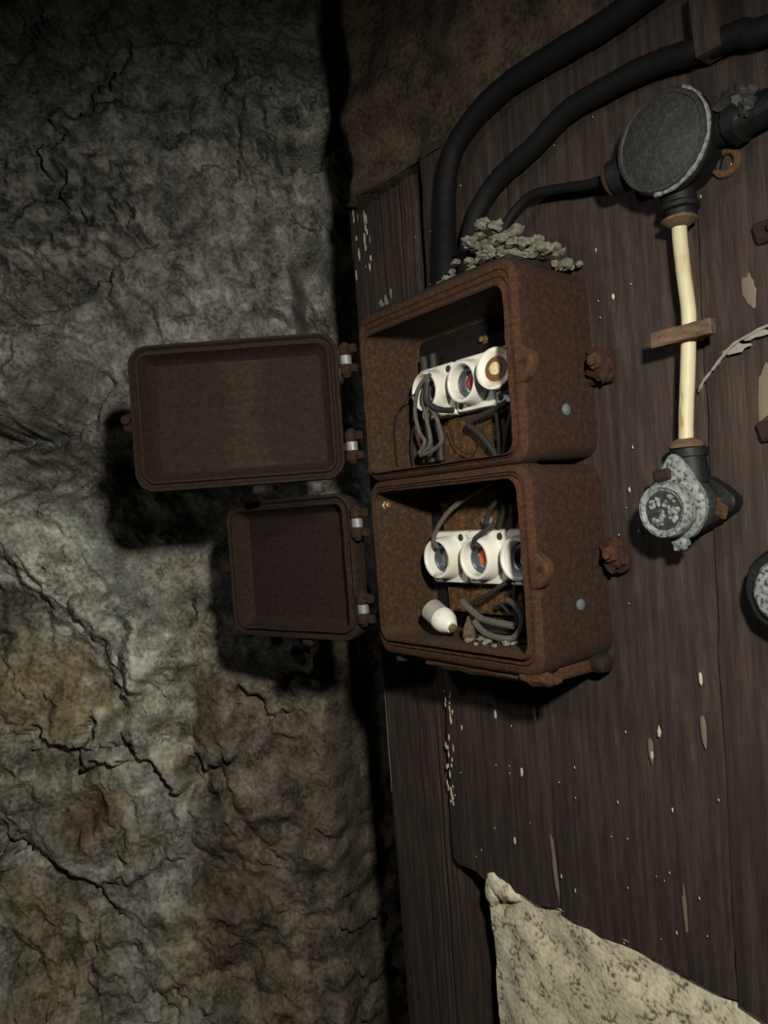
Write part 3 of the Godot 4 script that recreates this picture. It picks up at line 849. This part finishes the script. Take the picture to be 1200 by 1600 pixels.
func inside() -> void:
	var zb := .0435
	socket(Vector3(-.2275, 1.426, zb), M.grey_glass, "porcelain fuse socket with a grey wire over its rim, left end of the lower row", "")
	socket(Vector3(-.1465, 1.426, zb), M.orange, "white porcelain fuse socket with an orange contact, middle of the lower row", "")
	socket(Vector3(-.0655, 1.426, zb), M.grey_glass, "porcelain fuse socket half hidden by the right rim of the lower box", "")
	socket(Vector3(-.2275, 1.678, zb), M.hole, "porcelain fuse socket with a dark bore, behind the drooping grey wires in the upper box", "")
	socket(Vector3(-.1465, 1.678, zb), M.red, "white porcelain fuse socket with a dark red contact, middle of the upper row", "")
	socket(Vector3(-.0655, 1.678, zb), M.hole, "porcelain fuse socket behind the stained cap in the upper box", "")

	var cap := thing("fuse_insert", "white porcelain fuse cap with brown stained recess at the right of the upper row", "fuse cap", Vector3(-.066, 1.682, .092))
	var cx := Transform3D(Basis.from_euler(Vector3(-.12, .22, 0)), Vector3(-.070, 1.680, .0915))
	put("cap_body", lathe([Vector2(.020, -.006), Vector2(.028, -.001), Vector2(.0295, .006), Vector2(.0285, .0105), Vector2(.0255, .012), Vector2(.0215, .0112), Vector2(.0185, .0070), Vector2(.0175, .0052), Vector2(.0, .0048)], 40).moved(cx), M.porcelain, cap, 45)
	put("stain_ring", lathe([Vector2(.0085, .0050), Vector2(.0088, .0062), Vector2(.0150, .0062), Vector2(.0172, .0056)], 32).moved(cx), M.stain, cap)
	put("cap_centre", lathe([Vector2(.0090, .0050), Vector2(.0088, .0088), Vector2(.0072, .0100), Vector2(.002, .0102)], 24).moved(cx), M.porcelain_stained, cap)

	var g := "grey cloth wires drooping from the upper left socket"
	wire("grey_wire", [Vector3(-.208, 1.700, .092), Vector3(-.231, 1.684, .096), Vector3(-.247, 1.653, .094), Vector3(-.245, 1.619, .09), Vector3(-.234, 1.603, .09), Vector3(-.249, 1.587, .09)], .0032, M.wire_grey, "outermost grey cloth wire drooping from the upper left socket", g)
	wire("grey_wire", [Vector3(-.212, 1.695, .092), Vector3(-.224, 1.670, .095), Vector3(-.227, 1.641, .09), Vector3(-.221, 1.611, .09), Vector3(-.224, 1.597, .09), Vector3(-.246, 1.583, .09)], .0032, M.wire_grey, "middle grey cloth wire bent back at its tip under the upper left socket", g)
	wire("grey_wire", [Vector3(-.214, 1.690, .094), Vector3(-.213, 1.662, .096), Vector3(-.203, 1.633, .09), Vector3(-.197, 1.616, .09), Vector3(-.196, 1.599, .09), Vector3(-.217, 1.588, .09), Vector3(-.242, 1.584, .09)], .0032, M.wire_grey, "grey cloth wire hooked to the left at its lower end, nearest the white sockets", g)
	wire("frayed_wire", [Vector3(-.212, 1.688, .096), Vector3(-.212, 1.660, .098), Vector3(-.190, 1.645, .094), Vector3(-.165, 1.640, .092)], .0045, M.wire_dark, "dark frayed wire along the lower edge of the upper left socket")
	wire("dark_wire", [Vector3(-.085, 1.640, .062), Vector3(-.117, 1.632, .062), Vector3(-.145, 1.627, .063), Vector3(-.164, 1.620, .064), Vector3(-.150, 1.608, .062), Vector3(-.134, 1.591, .06), Vector3(-.115, 1.566, .058)], .0048, M.wire_dark, "thick dark wire bent sharply below the upper sockets")
	wire("dark_wire", [Vector3(-.112, 1.636, .058), Vector3(-.107, 1.601, .06), Vector3(-.112, 1.566, .058)], .0042, M.wire_dark, "straight dark wire below the upper sockets, left of the slanting one")
	wire("dark_wire", [Vector3(-.078, 1.636, .058), Vector3(-.092, 1.600, .06), Vector3(-.104, 1.566, .058)], .0042, M.wire_dark, "slanting dark wire below the upper sockets nearest the right rim")
	wire("thin_wire", [Vector3(-.212, 1.622, .06), Vector3(-.207, 1.605, .06), Vector3(-.192, 1.586, .06), Vector3(-.169, 1.577, .06), Vector3(-.153, 1.584, .06), Vector3(-.148, 1.606, .06), Vector3(-.150, 1.632, .06)], .0009, M.hole, "hair-thin dark loop of wire hanging in the upper box under the sockets")
	wire("thin_wire", [Vector3(-.240, 1.680, .09), Vector3(-.262, 1.670, .096), Vector3(-.281, 1.655, .10), Vector3(-.291, 1.633, .10), Vector3(-.293, 1.604, .10), Vector3(-.292, 1.572, .10)], .0013, M.hole, "thin dark wire curving down the left inner wall of the upper box")
	wire("thin_wire", [Vector3(-.262, 1.66, .07), Vector3(-.272, 1.64, .075), Vector3(-.277, 1.61, .08), Vector3(-.276, 1.572, .08)], .0013, M.hole, "thin dark wire hanging beside the left terminal post in the upper box")

	wire("grey_wire", [Vector3(-.128, 1.532, .062), Vector3(-.143, 1.526, .068), Vector3(-.168, 1.514, .076), Vector3(-.200, 1.494, .084), Vector3(-.221, 1.470, .090), Vector3(-.228, 1.453, .092), Vector3(-.227, 1.443, .086)], .0036, M.wire_grey, "long grey wire curving from the top of the lower box into the left socket")
	wire("dark_wire", [Vector3(-.090, 1.532, .062), Vector3(-.099, 1.523, .068), Vector3(-.115, 1.504, .070), Vector3(-.130, 1.489, .070), Vector3(-.136, 1.474, .070)], .0038, M.wire_dark, "dark wire slanting down to the bright screw above the lower sockets")
	wire("dark_wire", [Vector3(-.112, 1.474, .078), Vector3(-.124, 1.465, .086), Vector3(-.136, 1.456, .092), Vector3(-.140, 1.450, .092), Vector3(-.138, 1.445, .088)], .0036, M.wire_dark, "short dark wire hooked over the rim of the middle lower socket")
	wire("dark_wire", [Vector3(-.098, 1.532, .056), Vector3(-.104, 1.514, .062), Vector3(-.104, 1.494, .064), Vector3(-.113, 1.476, .064), Vector3(-.122, 1.466, .06)], .0042, M.wire_dark, "dark wire with a kink above the lower sockets, third from the left")
	wire("dark_wire", [Vector3(-.082, 1.532, .056), Vector3(-.090, 1.511, .060), Vector3(-.094, 1.489, .060), Vector3(-.099, 1.464, .056)], .0042, M.wire_dark, "straight dark wire above the lower sockets nearest the right rim")
	wire("dark_wire", [Vector3(-.096, 1.398, .06), Vector3(-.113, 1.388, .07), Vector3(-.138, 1.374, .074), Vector3(-.165, 1.364, .076), Vector3(-.174, 1.356, .076)], .0036, M.wire_dark, "dark wire running down left from under the lower sockets")
	wire("thick_wire", [Vector3(-.182, 1.364, .085), Vector3(-.172, 1.357, .086), Vector3(-.158, 1.349, .086), Vector3(-.143, 1.341, .086), Vector3(-.120, 1.338, .086), Vector3(-.088, 1.334, .080)], .0052, M.wire_grey, "thick grey wire with a cut end at the bottom of the lower box")
	wire("thick_wire", [Vector3(-.150, 1.338, .094), Vector3(-.140, 1.329, .094), Vector3(-.126, 1.322, .094), Vector3(-.106, 1.318, .092), Vector3(-.087, 1.318, .088), Vector3(-.074, 1.326, .086), Vector3(-.068, 1.339, .084), Vector3(-.071, 1.352, .082), Vector3(-.083, 1.362, .078), Vector3(-.104, 1.367, .070)], .0046, M.wire_grey, "thick grey wire looped round at the bottom right of the lower box")
	wire("dark_wire", [Vector3(-.100, 1.398, .056), Vector3(-.101, 1.372, .06), Vector3(-.100, 1.345, .06), Vector3(-.096, 1.322, .06)], .0038, M.wire_dark, "upright dark wire below the lower sockets")
	wire("dark_wire", [Vector3(-.148, 1.350, .050), Vector3(-.130, 1.357, .056), Vector3(-.112, 1.346, .056), Vector3(-.088, 1.345, .054), Vector3(-.066, 1.362, .052)], .0036, M.wire_dark, "dark wire arched behind the grey loop at the bottom of the lower box")

	# the loose fuse plug on the floor of the lower box
	var a := Vector3(-.2460, 1.3500, .092)
	var d := Vector3(.048, -.0230, .004).normalized()
	var plug := thing("fuse_plug", "white screw-in fuse plug lying loose on the bottom of the lower box", "fuse plug", Vector3(-.22, 1.3133, .092))
	var pr := [Vector2(.010, 0), Vector2(.0135, .001)]
	for k in 37:
		pr.append(Vector2(.0158 + .0019 * sin(k * TAU / 9.0), .0015 + .0235 * k / 36))
	pr.append(Vector2(.0150, .0258))
	put("threaded_end", lathe(pr, 30).moved(along(d, a)), M.thread_white, plug)
	put("plug_body", lathe([Vector2(.0150, .0255), Vector2(.0185, .028), Vector2(.0188, .036), Vector2(.0165, .044), Vector2(.0105, .0535), Vector2(.0088, .0555)], 30).moved(along(d, a)), M.porcelain, plug)
	put("contact_pin", lathe([Vector2(.0065, .0550), Vector2(.0060, .0600), Vector2(.003, .0615)], 16).moved(along(d, a)), M.brass, plug)

	tag(put("paper_scrap", lump(Vector3(-.157, 1.326, .096), Vector3(.008, .014, .010), .7, 160.0), M.wood_tan), "crumpled tan scrap between the fuse plug and the grey wires", "scrap")
	var rng := RandomNumberGenerator.new()
	rng.seed = 21
	var bits := MB.new()
	for i in 26:
		var s := rng.randf_range(.0022, .0055)
		bits.add(lump(Vector3(rng.randf_range(-.150, -.075), 1.3115 + s * .5, rng.randf_range(.07, .125)), Vector3(s, s * .7, s), .6, 400.0, 4))
	tag(put("debris", bits, M.crust), "small pale crumbs and rubble on the bottom of the lower box", "debris", "", "stuff")

# ---------------------------------------------------------------- cables and fittings
func fittings() -> void:
	tag(put("thick_cable", tube([Vector3(.196, 2.085, .022), Vector3(.13, 2.080, .022), Vector3(.077, 2.079, .022), Vector3(.005, 2.083, .022), Vector3(-.075, 2.085, .022), Vector3(-.141, 2.071, .024), Vector3(-.192, 2.041, .026), Vector3(-.212, 1.993, .028), Vector3(-.215, 1.94, .032), Vector3(-.206, 1.88, .045), Vector3(-.195, 1.80, .06)], .016, 14, 10, .06), M.cable), "thick black cable running along the top ends of the planks and down to the box", "cable")
	tag(put("thick_cable", tube([Vector3(.62, 1.945, .024), Vector3(.42, 1.955, .024), Vector3(.281, 1.966, .024), Vector3(.249, 1.977, .024), Vector3(.207, 1.984, .024), Vector3(.141, 1.999, .022), Vector3(.08, 2.003, .022), Vector3(.019, 2.002, .022), Vector3(-.041, 1.982, .022), Vector3(-.109, 1.963, .024), Vector3(-.150, 1.928, .030), Vector3(-.160, 1.875, .042), Vector3(-.150, 1.80, .06)], .014, 14, 10, .06), M.cable), "thick black cable crossing the plank seam below the top cable and curving into the box", "cable")
	tag(put("thin_cable", tube([Vector3(-.096, 1.80, .06), Vector3(-.094, 1.865, .045), Vector3(-.085, 1.893, .036), Vector3(-.066, 1.909, .03), Vector3(-.042, 1.916, .028), Vector3(.01, 1.905, .028), Vector3(.05, 1.893, .032), Vector3(.10, 1.885, .036)], .0065, 12, 10, .05), M.cable), "thin dark cable arching from the box top to the round junction box", "cable")
	tag(put("cable_cleat", block(Vector3(.030, .075, .030), Vector3(.219, 2.006, .026), Basis.from_euler(Vector3(0, 0, .05)), .003).rough(fine, .002), M.wood), "dark wooden cleat over the black cable beside the plank seam", "cleat")

	# crust of lime and rubble on top of the upper box
	var rng := RandomNumberGenerator.new()
	rng.seed = 5
	var m := MB.new()
	for i in 80:
		var t := pow(rng.randf(), .8)
		var s := rng.randf_range(.0035, .0095)
		var x := lerpf(-.165, .022, t)
		var top := 1.811 + .060 * exp(-pow((x + .07) / .06, 2.0)) * rng.randf()
		m.add(lump(Vector3(x, top, rng.randf_range(.055, .120)), Vector3(s * 1.7, s * .75, s), .9, 190.0, 8))
	for i in 8:
		var s := rng.randf_range(.004, .008)
		m.add(lump(Vector3(rng.randf_range(-.005, .014), 1.806, rng.randf_range(.01, .05)), Vector3(s, s, s), .6, 200.0, 5))
	tag(put("lime_crust", m, M.crust), "knobbly grey lime crust heaped on top of the upper fuse box", "crust", "", "stuff")
	var k := MB.new()
	for i in 60:
		var s := rng.randf_range(.003, .008)
		var q := rng.randf()
		k.add(lump(Vector3(lerpf(-.535, -.43, q) + rng.randf_range(-.008, .008), lerpf(1.825, 1.875, q) + rng.randf_range(-.03, .025), -.024), Vector3(s * .7, s * 2.2, .003), .7, 200.0, 5))
	tag(put("lime_crust", k, M.crust), "pale crumbly crust on the plank at the upper left corner of the fuse box", "crust", "", "stuff")

	# round junction box, upper right
	var c := Vector3(.172, 1.888, 0)
	var u := thing("junction_box", "large round black junction box with a domed lid, above the white pipe", "junction box", c)
	put("body", lathe([Vector2(.046, .002), Vector2(.047, .030), Vector2(.050, .040), Vector2(.0555, .042), Vector2(.0565, .048), Vector2(.0545, .052)], 40).moved(Transform3D(Basis.IDENTITY, c)).rough(fine, .002), M.black_iron, u)
	put("lid", lathe([Vector2(.0555, .051), Vector2(.0560, .054), Vector2(.0555, .060), Vector2(.0535, .0635), Vector2(.0500, .0640), Vector2(.0485, .0625), Vector2(.046, .0630), Vector2(.036, .0665), Vector2(.018, .0685), Vector2(.0, .069)], 44).moved(Transform3D(Basis.IDENTITY, c)).rough(fine, .0015), M.iron, u)
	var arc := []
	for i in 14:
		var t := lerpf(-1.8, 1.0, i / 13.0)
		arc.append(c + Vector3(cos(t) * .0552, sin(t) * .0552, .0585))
	put("lit_rim", tube(arc, .0028, 8, 4, .45), M.paint, u)  # pale arc: light catching the right edge of the lid, put into colour
	put("neck", lathe([Vector2(.020, 0), Vector2(.019, .018), Vector2(.0185, .026), Vector2(.0215, .029), Vector2(.0215, .034), Vector2(.017, .036), Vector2(.0165, .046)], 24).moved(along(Vector3(.02, -1, 0), Vector3(.169, 1.852, .028))).rough(fine, .0012), M.black_iron, u)
	put("gland", lathe([Vector2(.017, 0), Vector2(.017, .020), Vector2(.021, .022), Vector2(.021, .034), Vector2(.014, .038)], 20).moved(along(Vector3(-1, -.05, .1), Vector3(.128, 1.884, .036))).rough(fine, .0012), M.black_iron, u)
	put("gland_rim", lathe([Vector2(.018, 0), Vector2(.0195, .002), Vector2(.0195, .004), Vector2(.016, .0055), Vector2(.009, .005)], 20).moved(along(Vector3(-1, -.05, .1), Vector3(.092, 1.882, .0396))), M.rust, u)
	var arm := lathe([Vector2(.019, 0), Vector2(.0185, .020), Vector2(.0225, .023), Vector2(.0225, .036), Vector2(.018, .040), Vector2(.0165, .075), Vector2(.0150, .18)], 20).moved(along(Vector3(1, -.03, 0), Vector3(.212, 1.888, .028))).rough(fine, .004)
	put("outlet", arm, M.black_iron, u)
	put("outlet_crust", lump(Vector3(.247, 1.905, .038), Vector3(.016, .013, .012), .8, 200.0).add(lump(Vector3(.262, 1.888, .045), Vector3(.008, .010, .008), .8, 200.0)), M.iron, u)
	for q in [Vector3(.216, 1.858, .008)]:
		var ring := MB.new()
		var tor := []
		for i in 9:
			var t := TAU * i / 8.0
			tor.append(Vector2(.0130 + .0042 * cos(t), .0042 * sin(t)))
		tor.resize(8)
		ring.add(lathe(tor, 24, true), Transform3D(Basis.IDENTITY, q))
		put("lug_ring", ring.rough(fine, .0012), M.rust_pale, u)
		put("lug", block(Vector3(.03, .016, .008), q + Vector3(-.020, .005, 0), Basis.from_euler(Vector3(0, 0, -.3)), .002), M.black_iron, u)

	# the white pipe between the two junction boxes
	var pipe := thing("pipe", "cream white pipe running down between the two junction boxes", "pipe", Vector3(.162, 1.55, .03))
	put("tube", tube([Vector3(.170, 1.815, .030), Vector3(.168, 1.790, .030), Vector3(.1695, 1.745, .030), Vector3(.1725, 1.700, .031), Vector3(.1700, 1.665, .032), Vector3(.1655, 1.630, .031), Vector3(.1600, 1.590, .030), Vector3(.1560, 1.545, .030)], .0083, 18, 6, .05), M.pipe, pipe)
	put("flange", lathe([Vector2(.0125, .007), Vector2(.0195, .004), Vector2(.0200, .001), Vector2(.0165, -.001), Vector2(.0095, -.0055)], 24).moved(along(Vector3(0, 1, 0), Vector3(.169, 1.804, .030))).rough(fine, .0012), M.wood_tan, pipe)
	put("flange", lathe([Vector2(.0190, -.003), Vector2(.0200, .001), Vector2(.0165, .004), Vector2(.0095, .0075)], 24).moved(along(Vector3(0, 1, 0), Vector3(.1565, 1.5525, .030))).rough(fine, .0012), M.wood_tan, pipe)
	tag(put("pipe_clamp", block(Vector3(.072, .0175, .014), Vector3(.1705, 1.676, .0445), Basis.from_euler(Vector3(0, .1, .03)), .002, .002, 8).rough(fine, .0012), M.wood_tan), "brown wooden clamp bar across the middle of the white pipe", "clamp")

	# small junction box, lower right
	var e := Vector3(.158, 1.484, 0)
	var j := thing("junction_box", "small round junction box with flaking pale paint at the foot of the white pipe", "junction box", e)
	put("body", lathe([Vector2(.033, .001), Vector2(.034, .022), Vector2(.036, .030), Vector2(.036, .040), Vector2(.033, .0435)], 36).moved(Transform3D(Basis.IDENTITY, e + Vector3(-.008, 0, 0))).rough(fine, .002), M.iron, j)
	# pear-shaped cover plate
	var pear := PackedVector2Array()
	var pear_in := PackedVector2Array()
	for i in 40:
		var t := TAU * i / 40
		var r := .0385 + .022 * pow(maxf(0.0, sin(t)), 6.0)
		pear.append(Vector2(cos(t) * minf(r, .0365), sin(t) * r))
		pear_in.append(pear[i] * .9)
	var pm := MB.new()
	pm.loops([lift(pear_in, .040), lift(pear, .0425), lift(pear, .0485), lift(pear_in, .0520)])
	pm.outward()
	put("cover", pm.moved(Transform3D(Basis.IDENTITY, e + Vector3(-.008, -.001, 0))).rough(fine, .0016), M.paint, j)
	put("cap", lathe([Vector2(.031, .048), Vector2(.0325, .060), Vector2(.0322, .068), Vector2(.0300, .0715), Vector2(.0270, .0720), Vector2(.0250, .0700), Vector2(.0230, .0685), Vector2(.0, .068)], 40).moved(Transform3D(Basis.IDENTITY, e + Vector3(-.011, -.004, 0))).rough(fine, .0012), M.paint, j)
	put("cap_face", lathe([Vector2(.0228, .067), Vector2(.0225, .0690), Vector2(.010, .0698), Vector2(.0, .0702)], 32).moved(Transform3D(Basis.IDENTITY, e + Vector3(-.011, -.004, 0))).rough(fine, .0012), M.iron, j)
	var bumps := MB.new()
	for i in 34:
		var t := rng.randf() * TAU
		var r := sqrt(rng.randf()) * .019
		var s := rng.randf_range(.0018, .0042)
		bumps.add(lump(e + Vector3(-.011 + cos(t) * r, -.004 + sin(t) * r, .0695), Vector3(s, s, .0022), .6, 400.0, 4))
	put("cap_crust", bumps, M.paint, j).set_meta("kind", "stuff")
	put("gland", lathe([Vector2(.0205, 0), Vector2(.0195, .020), Vector2(.0185, .030), Vector2(.0215, .031), Vector2(.0215, .040), Vector2(.0175, .042), Vector2(.016, .0445)], 24).moved(along(Vector3(-.02, 1, 0), Vector3(.158, 1.508, .026))).rough(fine, .0012), M.black_iron, j)
	put("hinge_block", block(Vector3(.022, .014, .014), e + Vector3(-.020, .036, .050), Basis.from_euler(Vector3(0, 0, .1)), .003, .004).rough(fine, .0016), M.rust_dark, j)
	put("foot", lump(e + Vector3(-.006, -.043, .046), Vector3(.010, .009, .008), .4, 260.0), M.paint, j)
	var lug := MB.new()
	var lp := PackedVector2Array()
	var lq := PackedVector2Array()
	for q in [Vector2(.0, .034), Vector2(.018, .030), Vector2(.034, .018), Vector2(.046, .006), Vector2(.047, -.002), Vector2(.042, -.010), Vector2(.024, -.022), Vector2(.0, -.034)]:
		lp.append(q)
		lq.append(q * .93)
	lug.loops([lift(lq, .001), lift(lp, .004), lift(lp, .020), lift(lq, .023)])
	lug.outward()
	put("lug", lug.moved(Transform3D(Basis.IDENTITY, e)).rough(fine, .001), M.black_iron, j)
	put("lug_patch", lump(e + Vector3(.031, -.006, .0225), Vector3(.0075, .012, .0016), .5, 200.0, 6), M.rust_orange, j)
	put("lug_hole", lathe([Vector2(.0065, 0), Vector2(.0062, .0012)], 16).moved(Transform3D(Basis.IDENTITY, e + Vector3(.0385, .004, .0228))), M.hole, j)

	# what reaches in at the right edge of the picture
	var f := Vector3(.268, 1.390, 0)
	var b := thing("junction_box", "dark round junction box with a pale lid, cut off by the right edge", "junction box", f)
	put("body", lathe([Vector2(.044, .005), Vector2(.046, .034), Vector2(.0475, .040), Vector2(.044, .046)], 36).moved(Transform3D(Basis.IDENTITY, f)).rough(fine, .002), M.black_iron, b)
	put("lid", lathe([Vector2(.034, .044), Vector2(.034, .052), Vector2(.030, .056), Vector2(.0, .058)], 32).moved(Transform3D(Basis.IDENTITY, f)).rough(fine, .0015), M.paint, b)
	for s in [[Vector3(.262, 1.770, .012), "dark rusty wall hook near the right edge, level with the top of the white pipe"], [Vector3(.250, 1.560, .012), "rusty wall bracket near the right edge, level with the foot of the white pipe"]]:
		var t := thing("wall_bracket", s[1], "bracket", s[0], "")
		put("plate", block(Vector3(.040, .022, .012), s[0] + Vector3(0, 0, -.004), Basis.from_euler(Vector3(0, 0, .12)), .003, .005).rough(fine, .002), M.rust_dark, t)
		put("nail", lathe([Vector2(.006, 0), Vector2(.0058, .008), Vector2(.004, .0095)], 10).moved(Transform3D(Basis.IDENTITY, s[0] + Vector3(.004, 0, .001))), M.rust, t)

	# torn strip of cobweb
	var wv := [Vector3(.163, 1.614, .006), Vector3(.172, 1.624, .010), Vector3(.185, 1.636, .010), Vector3(.209, 1.655, .014), Vector3(.229, 1.663, .014), Vector3(.252, 1.670, .010), Vector3(.30, 1.676, .008)]
	var web := tube(wv, .0017, 6, 6, .9)
	web.add(lump(Vector3(.215, 1.652, .012), Vector3(.014, .0042, .0014), .9, 200.0, 6), Transform3D.IDENTITY)
	web.add(lump(Vector3(.236, 1.662, .012), Vector3(.016, .0040, .0014), .9, 200.0, 6))
	tag(put("cobweb", web, M.web), "dusty grey strand of cobweb on the planks right of the white pipe", "cobweb")
	var sl := [
		[Vector3(-.551, 1.09, -.031), Vector3(.0022, .135, .0016), 0.0, "thin pale worn edge on the leftmost plank, below the small open door"],
		[Vector3(.230, 1.714, .005), Vector3(.008, .019, .0016), 0.1, "pale tan scar of flaked wood right of the pipe's upper half"],
		[Vector3(.238, 1.600, .005), Vector3(.008, .030, .0016), -0.15, "pale peeling wood strip at the right edge below the cobweb"],
		[Vector3(-.117, .968, .002), Vector3(.0042, .048, .002), 0.06, "long pale splinter at the plank seam above the concrete"],
		[Vector3(-.134, 1.199, .002), Vector3(.0038, .017, .0016), 0.0, "short pale scar on the plank just below the fuse boxes"],
		[Vector3(.060, 1.175, .002), Vector3(.0040, .016, .0016), 0.0, "small pale scar on the plank below the lower box's right corner"],
		[Vector3(.135, 1.215, .002), Vector3(.0040, .020, .0016), 0.0, "pale upright scar at the plank seam below the small junction box"],
		[Vector3(.092, .985, .002), Vector3(.003, .030, .0010), 0.0, "faint pale streak low on the plank above the concrete edge"],
	]
	for s in sl:
		tag(put("splinter", lump(Vector3.ZERO, s[1], .5, 120.0, 9).moved(Transform3D(Basis.from_euler(Vector3(0, 0, s[2])), s[0])), M.wood_pale), s[3], "splinter")

# ---------------------------------------------------------------- lamps
func lamp(at: Vector3, target: Vector3, energy: float, color: Color, angle: float, blend: float, size: float) -> void:
	var l := SpotLight3D.new()
	l.name = numbered("torch_light")
	add_child(l, true)
	l.look_at_from_position(at, target)
	l.light_energy = energy
	l.light_color = color
	l.spot_angle = angle
	l.spot_angle_attenuation = blend
	l.spot_range = 12.0
	l.spot_attenuation = 2.0
	l.light_size = size
	l.shadow_enabled = true

func _ready() -> void:
	fine = noise(FastNoiseLite.TYPE_SIMPLEX_SMOOTH, 0.35, 3, 3)
	broad = noise(FastNoiseLite.TYPE_SIMPLEX_SMOOTH, 0.05, 3, 4)
	var cam := Camera3D.new()
	cam.name = "camera"
	add_child(cam)
	cam.position = Vector3(.652, 1.5, .838)
	cam.rotation_order = EULER_ORDER_YXZ
	cam.rotation_degrees = Vector3(.09, 53.24, -4.2)
	cam.fov = 67.38
	cam.near = 0.02
	cam.current = true
	var env := Environment.new()
	env.background_mode = Environment.BG_COLOR
	env.background_color = Color(0.01, 0.011, 0.015)
	env.tonemap_mode = Environment.TONE_MAPPER_LINEAR
	env.tonemap_exposure = 1.0
	env.sdfgi_enabled = true
	env.ssao_enabled = true
	env.ssil_enabled = true
	var we := WorldEnvironment.new()
	we.name = "environment"
	we.environment = env
	add_child(we)
	lamp(Vector3(.75, 1.738, .735), Vector3(-.56, 1.02, .0), 1.80, rgb(255, 250, 240), 61.0, 1.0, .03)
	lamp(Vector3(-.25, 2.0, 1.3), Vector3(.0, 1.3, .0), 0.34, rgb(246, 247, 255), 50.0, 1.0, .05)
	materials()
	setting()
	fuse_boxes()
	inside()
	fittings()
